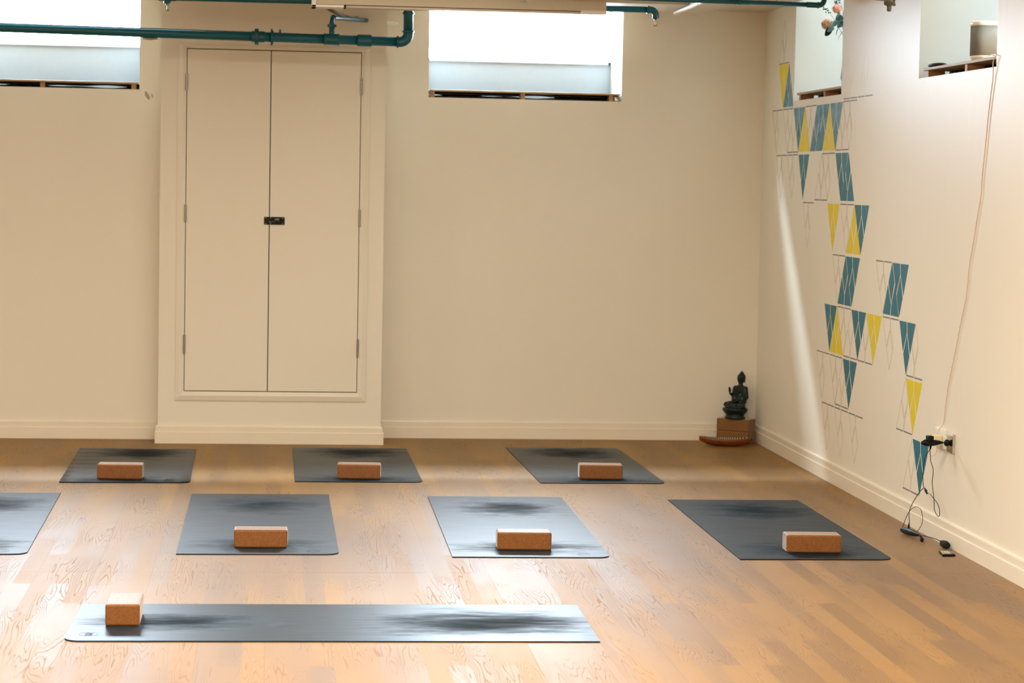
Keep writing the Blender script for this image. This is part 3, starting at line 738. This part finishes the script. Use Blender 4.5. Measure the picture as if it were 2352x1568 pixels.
# ------------------------------------------------------------------ carved boat-shaped dish
def mk_rim():
    t = NT('striped_rim'); c = t.co(); sp = t.n('ShaderNodeSeparateXYZ'); t.link(c, sp.inputs[0])
    a = t.math('FRACT', t.math('MULTIPLY', t.math('ADD', sp.outputs['X'], t.math('MULTIPLY', sp.outputs['Y'], .9)), 82.))
    t.base(t.mix(t.range(a, .62, .70), lin(14, 14, 12), lin(196, 190, 166))); t.rough(.5); return t.m
dish = thing('carved_dish', 'reddish wooden boat-shaped dish with a striped inside, on the floor before the statue', 'dish', (2.735, 13.545, 0), R(-12))
def hull(bm, L, W, H, z0, close=True, inner=0.):
    nu, nv = 40, 14; rows = []
    for i in range(nu+1):
        s = -1+2*i/nu; wid = W*(1-abs(s)**2.3)**.75+.001; rise = .012*abs(s)**3; zb = z0+(H*.72)*abs(s)**3.2; zt = H+rise
        rows.append([bm.verts.new((s*L, wid*math.sin(a), zb+(zt-zb)*(1-math.cos(a)))) for a in [-PI/2+PI*k/nv for k in range(nv+1)]])
    for a, b in zip(rows, rows[1:]):
        for k in range(nv): bm.faces.new((a[k], a[k+1], b[k+1], b[k]))
    return rows
bm = NB(); ro = hull(bm, .157, .052, .046, 0); ri = hull(bm, .150, .047, .0455, .006)
for a, b, c, d in ((ro, ri, 0, 0), (ro, ri, -1, -1)):
    for i in range(40): bm.faces.new((a[i][c], a[i+1][c], b[i+1][d], b[i][d]))
bm.faces.new(ro[0]+ri[0][::-1]); bm.faces.new(ro[-1]+ri[-1][::-1])
obj('bowl', bm, simple('red_brown_wood', lin(124, 60, 18), .4, var=.15, scale=14), dish, True)
bm = NB(); rr = hull(bm, .1485, .0462, .0468, .0072); obj('painted_lining', bm, mk_rim(), dish, True)
bm = NB(); ell(bm, (.150, 0, .046), (.012, .010, .010), 2); obj('end_knob', bm, simple('dark_wood', lin(40, 20, 12), .5), dish, True)

# ------------------------------------------------------------------ sockets, cords, headset, remote
s1 = thing('wall_socket', 'white double wall socket above the baseboard, holding the cable plug', 'socket', rw(9.9, .46))
def rb(bm, o, y0, y1, z0, z1, d0, d1, bev=.001):
    p, q = rw(y0, z0, d0)-o, rw(y1, z1, d1)-o; box(bm, min(p.x, q.x), max(p.x, q.x), min(p.y, q.y), max(p.y, q.y), min(p.z, q.z), max(p.z, q.z), bev)
o = rw(9.9, .46)
bm = NB(); rb(bm, o, 9.825, 9.972, .418, .504, 0, .013, .003); obj('face_plate', bm, M_white, s1)
for y in (9.935, 9.868):
    bm = NB(); rb(bm, o, y-.008, y+.008, .486, .496, .0125, .0165, .001); obj('switch', bm, M_white, s1)
q = thing('power_adapter', 'white plug adapter with a thin looped wire, in the white double socket', 'plug', rw(9.87, .45, .013)); o = rw(9.87, .45, .013)
bm = NB(); rb(bm, o, 9.845, 9.895, .432, .478, .0132, .05, .005); obj('body', bm, simple('ivory_plastic', lin(226, 216, 168), .4, var=.02), q)
bm = NB(); tube(bm, spline([rw(9.895, .436, .045)-o, rw(9.93, .420, .05)-o, rw(9.935, .395, .05)-o, rw(9.905, .380, .045)-o, rw(9.875, .392, .035)-o, rw(9.865, .430, .03)-o], 6), .0013, 6); obj('wire', bm, M_wcable, q, True)
s2_ = thing('metal_socket', 'chrome-fronted wall socket, right of the white double socket', 'socket', rw(9.745, .456)); o = rw(9.745, .456)
bm = NB(); rb(bm, o, 9.702, 9.788, .414, .498, 0, .012, .002); obj('face_plate', bm, M_chrome, s2_)
bm = NB(); rb(bm, o, 9.702, 9.788, .489, .4985, .0118, .0135, .001); obj('top_edge', bm, M_white, s2_)
q = thing('microphone_receiver', 'black teardrop receiver plugged into the chrome socket by a gold jack', 'receiver', rw(9.75, .456, .03)); o = rw(9.75, .456, .03)
bm = NB(); p = lambda d, dz=0, dy=0: rw(9.75+dy, .456+dz, d)-o
tube(bm, [p(.0125), p(.018), p(.026), p(.032), p(.036)], [.010, .0145, .0155, .012, .004], 18); obj('plug', bm, M_black, q, True)
bm = NB(); tube(bm, [p(.034), p(.048)], .0032, 10); obj('jack', bm, M_brass, q, True)
bm = NB(); tube(bm, [p(.043, .001), p(.055, .001), p(.08, .0), p(.105, 0), p(.122, 0), p(.130, 0)], [.0045, .0085, .0135, .0155, .0145, .009], 20, rnd=True); obj('body', bm, M_black, q, True)
bm = NB(); a = p(.100, .014); box(bm, a.x-.013, a.x+.013, a.y-.02, a.y+.02, a.z-.006, a.z+.017, .003); obj('battery_pack', bm, M_black, q)
bm = NB(); tube(bm, [p(.0955, -.010), p(.0955, -.018), p(.097, -.030)], [.0055, .005, .0028], 10); obj('cord_plug', bm, M_black, q, True)

cdx = lambda y, z, d=.05: rw(y, z, d)
hs = thing('headset_microphone', 'black headset microphone lying by the baseboard, hung on its cord from the sockets', 'microphone', (2.90, 9.93, 0)); o = Vector((2.90, 9.93, 0))
S = Vector((XR-.0965, 9.755*KR, zr(.426)))
bm = NB()
A_ = [S, cdx(9.90, .37, .075), cdx(9.975, .29, .06), cdx(9.995, .235, .05), cdx(9.965, .222, .05)]
B_ = [S, cdx(9.81, .37, .075), cdx(9.835, .325, .055), cdx(9.86, .265, .05), cdx(9.845, .20, .045), cdx(9.862, .145, .035), cdx(9.825, .122, .03), cdx(9.80, .135, .03), cdx(9.81, .175, .035), cdx(9.89, .206, .045), cdx(9.945, .213, .05)]
tube(bm, [v-o for v in spline(A_, 6)], .0016, 8); tube(bm, [v-o for v in spline(B_, 6)], .0016, 8)
D_ = [cdx(9.965, .222, .05), cdx(10.0, .222, .05), cdx(10.06, .18, .06), cdx(10.10, .11, .08), Vector((2.890, 10.085, .056)), Vector((2.884, 10.07, .045))]
tube(bm, [v-o for v in spline(D_, 6)], .0016, 8); obj('cord', bm, M_rubber, hs, True)
bm = NB(); tube(bm, [cdx(9.978, .226, .05)-o, cdx(9.955, .218, .05)-o, cdx(9.935, .207, .05)-o], [.003, .0062, .003], 10, rnd=True); obj('splitter', bm, M_black, hs, True)
H0, H1 = Vector((2.868, 10.11, .018)), Vector((2.895, 9.925, .022))
d = H1-H0
bm = NB(); tube(bm, [H0+d*k-o for k in (0, .15, .4, .65, .85, 1)], [.0125, .0150, .0155, .013, .009, .0045], 18, rnd=True); obj('body', bm, M_black, hs, True)
bm = NB(); tube(bm, [Vector((2.884, 10.07, .030))-o, Vector((2.884, 10.07, .044))-o, Vector((2.887, 10.077, .056))-o], [.0042, .0042, .002], 10); obj('connector', bm, M_black, hs, True)
bm = NB(); tube(bm, [v-o for v in spline([H0+Vector((-.002, .0, .012)), Vector((2.870, 10.09, .06)), Vector((2.872, 10.05, .10)), Vector((2.875, 9.995, .132)), Vector((2.875, 9.92, .150)), Vector((2.875, 9.86, .147)), Vector((2.877, 9.835, .12)), Vector((2.88, 9.85, .085)), Vector((2.885, 9.905, .055)), Vector((2.889, 9.955, .034))], 6)], .0014, 8); obj('neck_loop', bm, M_rubber, hs, True)
bm = NB(); ell(bm, Vector((2.885, 9.86, .0125))-o, (.0085, .012, .0115), 2); tube(bm, [H1-o, Vector((2.89, 9.885, .017))-o], .005, 8); obj('ear_pad', bm, M_foam, hs, True)
bm = NB(); tube(bm, [v-o for v in spline([H1, Vector((2.905, 9.85, .028)), Vector((2.922, 9.76, .030)), Vector((2.932, 9.715, .025))], 6)], .0021, 8); obj('boom', bm, M_rubber, hs, True)
bm = NB(); tube(bm, [Vector((2.931, 9.722, .026))-o, Vector((2.934, 9.705, .020))-o, Vector((2.938, 9.685, .019))-o, Vector((2.940, 9.665, .0185))-o], [.006, .0155, .0175, .015], 16, rnd=True); obj('foam_cap', bm, M_foam, hs, True)
bm = NB()
for k in range(8):
    a = H0+d*(.20+k*.055)+Vector((-.0135, 0, .0068)); box(bm, a.x-.0004-o.x, a.x+.0004-o.x, a.y-.0025-o.y, a.y+.0025-o.y, a.z-.0022, a.z+.0022)
obj('printed_mark', bm, simple('grey_print', lin(84, 100, 94), .6), hs)

rc = thing('remote_control', 'tiny black remote with two rows of pale and yellow keys, on the floor', 'remote control', (2.900, 9.53, 0), R(0))
bm = NB(); V = [(2.880, 9.587), (2.936, 9.587), (2.922, 9.478), (2.864, 9.473)]
V = [(x-2.9, y-9.53) for x, y in V]
prism(bm, V[::-1], lambda u, v, h: Vector((u, v, h)), .009); bmesh.ops.bevel(bm, geom=bm.edges[:], offset=.002, segments=2, affect='EDGES'); obj('case', bm, M_black, rc)
kw, ky = simple('pale_key', lin(205, 200, 190), .5), simple('yellow_key', lin(214, 196, 96), .5); kg = simple('grey_key', lin(130, 130, 125), .5)
for j in range(2):
    for i in range(4):
        s, tt = (i+.5)/4, (j+.5)/2
        a = Vector(V[0]).lerp(Vector(V[1]), .06+s*.88); b = Vector(V[3]).lerp(Vector(V[2]), .06+s*.88); c = a.lerp(b, .10+tt*.72)
        bm = NB(); box(bm, c.x-.0045, c.x+.0045, c.y-.015, c.y+.015, .0088, .0102, .0006); obj('key', bm, (ky if i == 0 else kg if i == 3 else kw), rc)

# ------------------------------------------------------------------ speaker with cable, black puck, flowers
sp_ = thing('speaker', 'white rounded speaker with a grey grille on the shelf of the near niche', 'speaker', (3.062, 9.74, 2.1132), R(8))
def rsq(bm, prof, n=40, e=4.):
    rings = []
    for r, z in prof:
        rings.append([bm.verts.new((r*math.copysign(abs(math.cos(a))**(2/e), math.cos(a)), r*math.copysign(abs(math.sin(a))**(2/e), math.sin(a)), z)) for a in [2*PI*k/n for k in range(n)]])
    for a, b in zip(rings, rings[1:]):
        for k in range(n): bm.faces.new((a[k], a[(k+1) % n], b[(k+1) % n], b[k]))
    bm.faces.new(rings[0][::-1]); bm.faces.new(rings[-1])
bm = NB(); rsq(bm, [(.036, 0), (.048, .004), (.0585, .013), (.0605, .018), (.0605, .021)], e=3.4); obj('bottom_cap', bm, M_white, sp_, True)
bm = NB(); rsq(bm, [(.0592, .0205), (.0592, .147)], e=3.4); obj('grille', bm, M_grey, sp_, True)
bm = NB(); rsq(bm, [(.0605, .1465), (.0605, .163), (.058, .166), (.03, .167)], e=3.4); obj('top_cap', bm, M_white, sp_, True)
for c in sp_.children: c.scale = (1, 1, 1.02)
bm = NB()
wp = [Vector((3.03, 9.66, 2.122)), Vector((XR-.004, 9.315*KR, 2.118)), rw(9.318, 2.085, .010), rw(9.325, 2.03, .006)]+[rw(y, z, .005) for y, z in ((9.35, 1.95), (9.376, 1.859), (9.40, 1.74), (9.428, 1.624), (9.44, 1.53), (9.48, 1.441), (9.52, 1.34), (9.567, 1.236), (9.596, 1.104), (9.655, 1.0), (9.701, .91), (9.76, .80), (9.809, .712), (9.85, .60), (9.868, .533))]+[rw(9.885, .50, .02), rw(9.885, .482, .028)]
tube(bm, spline(wp, 5), .0021, 8)
tag(obj('speaker_cable', bm, M_wcable, None, True), 'thin pale cable running from the speaker niche down the wall to the white socket', 'cable')
bm = NB(); ell(bm, (0, 0, .011), (.034, .085, .011), 3)
for v in bm.verts: v.co.z = max(0, v.co.z)
o_ = obj('black_device', bm, M_black, None, True); o_.location = (3.03, 10.345, 2.1133); o_.rotation_euler = (0, 0, R(6))
tag(o_, 'small flat black device lying at the far end of the speaker shelf', 'device')

fl = thing('flower_arrangement', 'dried hydrangeas and dark leaves leaning out of the far niche', 'flowers', (3.09, 12.17, 2.0928))
fo_ = Vector((3.09, 12.17, 2.0928))
bm = NB(); lathe(bm, [(.03, 0), (.042, .004), (.055, .05), (.05, .11), (.028, .155), (.026, .18), (.032, .19), (.030, .19), (.024, .18), (.022, .16)], 28); obj('vase', bm, M_vase, fl, True)
M_leaf = simple('dark_leaf', lin(20, 44, 32), .85, var=.25, scale=30, spec=.15); M_stem = simple('stem', lin(60, 52, 30), .7)
M_b1 = simple('dried_petal', lin(150, 104, 62), .8, var=.25, scale=120); M_b2 = simple('pinkish_petal', lin(160, 98, 70), .8, var=.2, scale=120)
def blossom(c, r, mt, n=130):
    bm = NB(); c = Vector(c); ell(bm, c, (r*.7,)*3, 2)
    for k in range(n):
        ph = math.acos(1-2*(k+.5)/n); th = PI*(1+5**.5)*k; nv = Vector((math.sin(ph)*math.cos(th), math.sin(ph)*math.sin(th), math.cos(ph)))
        rr = r*random.uniform(.82, 1.05); u = nv.orthogonal().normalized(); w = nv.cross(u); a0 = random.uniform(0, PI); s = r*.16
        for j in range(4):
            a = a0+j*PI/2; d = u*math.cos(a)+w*math.sin(a); e = u*-math.sin(a)+w*math.cos(a); p = c+nv*rr
            vs = [p, p+d*s+e*s*.65+nv*s*.3, p+d*s*1.9+nv*s*random.uniform(.1, .9), p+d*s-e*s*.65+nv*s*.3]
            bm.faces.new([bm.verts.new(v) for v in vs])
    return obj('blossom', bm, mt, fl)
def leaf(base, tip, w, side, name='leaf'):
    base, tip = Vector(base), Vector(tip); d = tip-base; L = d.length; d.normalize(); s = Vector(side).normalized(); s = (s-d*s.dot(d)).normalized(); up_ = d.cross(s)
    bm = NB(); n = 8; rows = []
    for i in range(n+1):
        t_ = i/n; ww = w*math.sin(PI*min(1, t_*.93+.04))**.8; p = base+d*L*t_-up_*.12*L*math.sin(PI*t_)
        rows.append([bm.verts.new(p-s*ww+up_*ww*.25), bm.verts.new(p), bm.verts.new(p+s*ww+up_*ww*.25)])
    for a, b in zip(rows, rows[1:]):
        for k in range(2): bm.faces.new((a[k], a[k+1], b[k+1], b[k]))
    r_ = bmesh.ops.solidify(bm, geom=bm.faces[:], thickness=.0008)
    return obj(name, bm, M_leaf, fl, True)
F = lambda x, y, z: Vector((x, y, z))-fo_
neck = F(3.09, 12.17, 2.27)
def stem(pts, r=.002, name='stem'):
    bm = NB(); tube(bm, spline(pts, 6), r, 8); obj(name, bm, M_stem, fl, True)
blossom(F(3.085, 12.72, 2.468), .030, M_b1); blossom(F(3.055, 12.385, 2.528), .024, M_b2, 80); blossom(F(3.10, 12.34, 2.50), .022, M_b2, 80)
stem([neck, F(3.10, 12.40, 2.42), F(3.10, 12.60, 2.475), F(3.09, 12.69, 2.468)]); stem([neck, F(3.10, 12.41, 2.42), F(3.06, 12.39, 2.51)]); stem([neck, F(3.11, 12.38, 2.42), F(3.10, 12.34, 2.49)])
leaf(F(3.09, 12.60, 2.445), F(3.06, 12.66, 2.400), .020, (0, -.3, 1)); leaf(F(3.09, 12.60, 2.455), F(3.03, 12.48, 2.410), .018, (0, 1, 1))
leaf(F(3.10, 12.50, 2.478), F(3.05, 12.43, 2.435), .020, (0, 1, .6)); leaf(F(3.08, 12.40, 2.44), F(3.06, 12.41, 2.385), .011, (0, 1, 0)); leaf(F(3.09, 12.38, 2.49), F(3.03, 12.30, 2.46), .022, (0, 1, 1))
leaf(F(3.10, 12.36, 2.46), F(3.04, 12.30, 2.42), .018, (0, 1, 1)); leaf(F(3.1, 12.33, 2.42), F(3.06, 12.36, 2.355), .006, (0, 1, 0)); leaf(F(3.09, 12.45, 2.50), F(3.05, 12.38, 2.52), .016, (0, 1, 1))
for (a, b) in (((3.07, 12.60, 2.52), (3.06, 12.72, 2.555)), ((3.08, 12.48, 2.53), (3.06, 12.46, 2.59)), ((3.07, 12.42, 2.54), (3.05, 12.36, 2.60)), ((3.08, 12.40, 2.56), (3.06, 12.48, 2.605))):
    a, b = F(*a), F(*b); bm = NB(); tube(bm, spline([neck, (neck+a)/2+Vector((0, .01, .02)), a, b], 6), .0014, 6)
    for k in range(12):
        p = a.lerp(b, k/11)+Vector((0, 0, 0)); q_ = p+Vector((random.uniform(-.012, .004), random.uniform(-.016, .016), random.uniform(-.004, .016)))
        ell(bm, (p+q_)/2+(q_-p)*.3, (.0045, .005, .0038), 1)
    obj('sprig', bm, M_leaf, fl, True)

# ------------------------------------------------------------------ light
w = bpy.data.worlds.new('sky'); sc.world = w; w.use_nodes = True; nt = w.node_tree
bg = nt.nodes['Background']; tc = nt.nodes.new('ShaderNodeTexCoord'); sx = nt.nodes.new('ShaderNodeSeparateXYZ'); nt.links.new(tc.outputs['Generated'], sx.inputs[0])
mr = nt.nodes.new('ShaderNodeMapRange'); mr.interpolation_type = 'SMOOTHSTEP'; ym = nt.nodes.new('ShaderNodeMath'); ym.operation = 'MAXIMUM'; nt.links.new(sx.outputs['Y'], ym.inputs[0]); ym.inputs[1].default_value = .35
dv = nt.nodes.new('ShaderNodeMath'); dv.operation = 'DIVIDE'; nt.links.new(sx.outputs['Z'], dv.inputs[0]); nt.links.new(ym.outputs[0], dv.inputs[1])
nt.links.new(dv.outputs[0], mr.inputs['Value'])      # open sky above the roofline opposite the back windows
mr.inputs['From Min'].default_value = 1.13; mr.inputs['From Max'].default_value = 1.19; mr.inputs['To Min'].default_value = 110.; mr.inputs['To Max'].default_value = 340.
dx = nt.nodes.new('ShaderNodeMath'); dx.operation = 'DIVIDE'; nt.links.new(sx.outputs['X'], dx.inputs[0]); nt.links.new(ym.outputs[0], dx.inputs[1])
e1 = nt.nodes.new('ShaderNodeMath'); e1.operation = 'SUBTRACT'; nt.links.new(dx.outputs[0], e1.inputs[0]); e1.inputs[1].default_value = .08
e2 = nt.nodes.new('ShaderNodeMath'); e2.operation = 'ABSOLUTE'; nt.links.new(e1.outputs[0], e2.inputs[0])
fa = nt.nodes.new('ShaderNodeMapRange'); fa.interpolation_type = 'SMOOTHSTEP'; nt.links.new(e2.outputs[0], fa.inputs['Value'])      # pale building straight opposite, darker ones beside it
fa.inputs['From Min'].default_value = .30; fa.inputs['From Max'].default_value = .62; fa.inputs['To Min'].default_value = 110.; fa.inputs['To Max'].default_value = 9.
nt.links.new(fa.outputs['Result'], mr.inputs['To Min'])
m2 = nt.nodes.new('ShaderNodeMapRange'); m2.interpolation_type = 'SMOOTHSTEP'; nt.links.new(sx.outputs['Y'], m2.inputs['Value'])      # buildings shade the side facing the mural wall
m2.inputs['From Min'].default_value = .15; m2.inputs['From Max'].default_value = .5; m2.inputs['To Min'].default_value = .011; m2.inputs['To Max'].default_value = 1.
m3 = nt.nodes.new('ShaderNodeMath'); m3.operation = 'MULTIPLY'; nt.links.new(mr.outputs['Result'], m3.inputs[0]); nt.links.new(m2.outputs['Result'], m3.inputs[1])
nt.links.new(m3.outputs[0], bg.inputs['Strength']); bg.inputs['Color'].default_value = (.72, .86, 1, 1)
def portal(loc, rot, sx_, sy_):
    l = bpy.data.lights.new('daylight_portal', 'AREA'); l.shape = 'RECTANGLE'; l.size = sx_; l.size_y = sy_; l.cycles.is_portal = True
    o = bpy.data.objects.new('daylight_portal', l); C.objects.link(o); o.location = loc; o.rotation_euler = rot
for (x0, x1), y in ((WL, YL), (WR, YR)): portal(((x0+x1)/2, y+.505, 2.605), (R(-90), 0, 0), x1-x0, .64)
for y0, y1 in (N1, N2): portal((XR+.505, (y0+y1)/2, 2.605), (0, R(90), 0), .64, y1-y0)
def lamp(x, y, sx_, sy_, e, col=(1, .93, .80)):
    l = bpy.data.lights.new('ceiling_lamp', 'AREA'); l.shape = 'RECTANGLE'; l.size = sx_; l.size_y = sy_; l.energy = e; l.color = col
    o = bpy.data.objects.new('ceiling_lamp', l); C.objects.link(o); o.location = (x, y, 2.57)
for y, e in ((11.0, 26), (7.0, 98), (3.2, 140), (-.5, 120)):
    for x in (-2.6, .7): lamp(x, y, 1.3, .14 if y > 11 else .25, e)
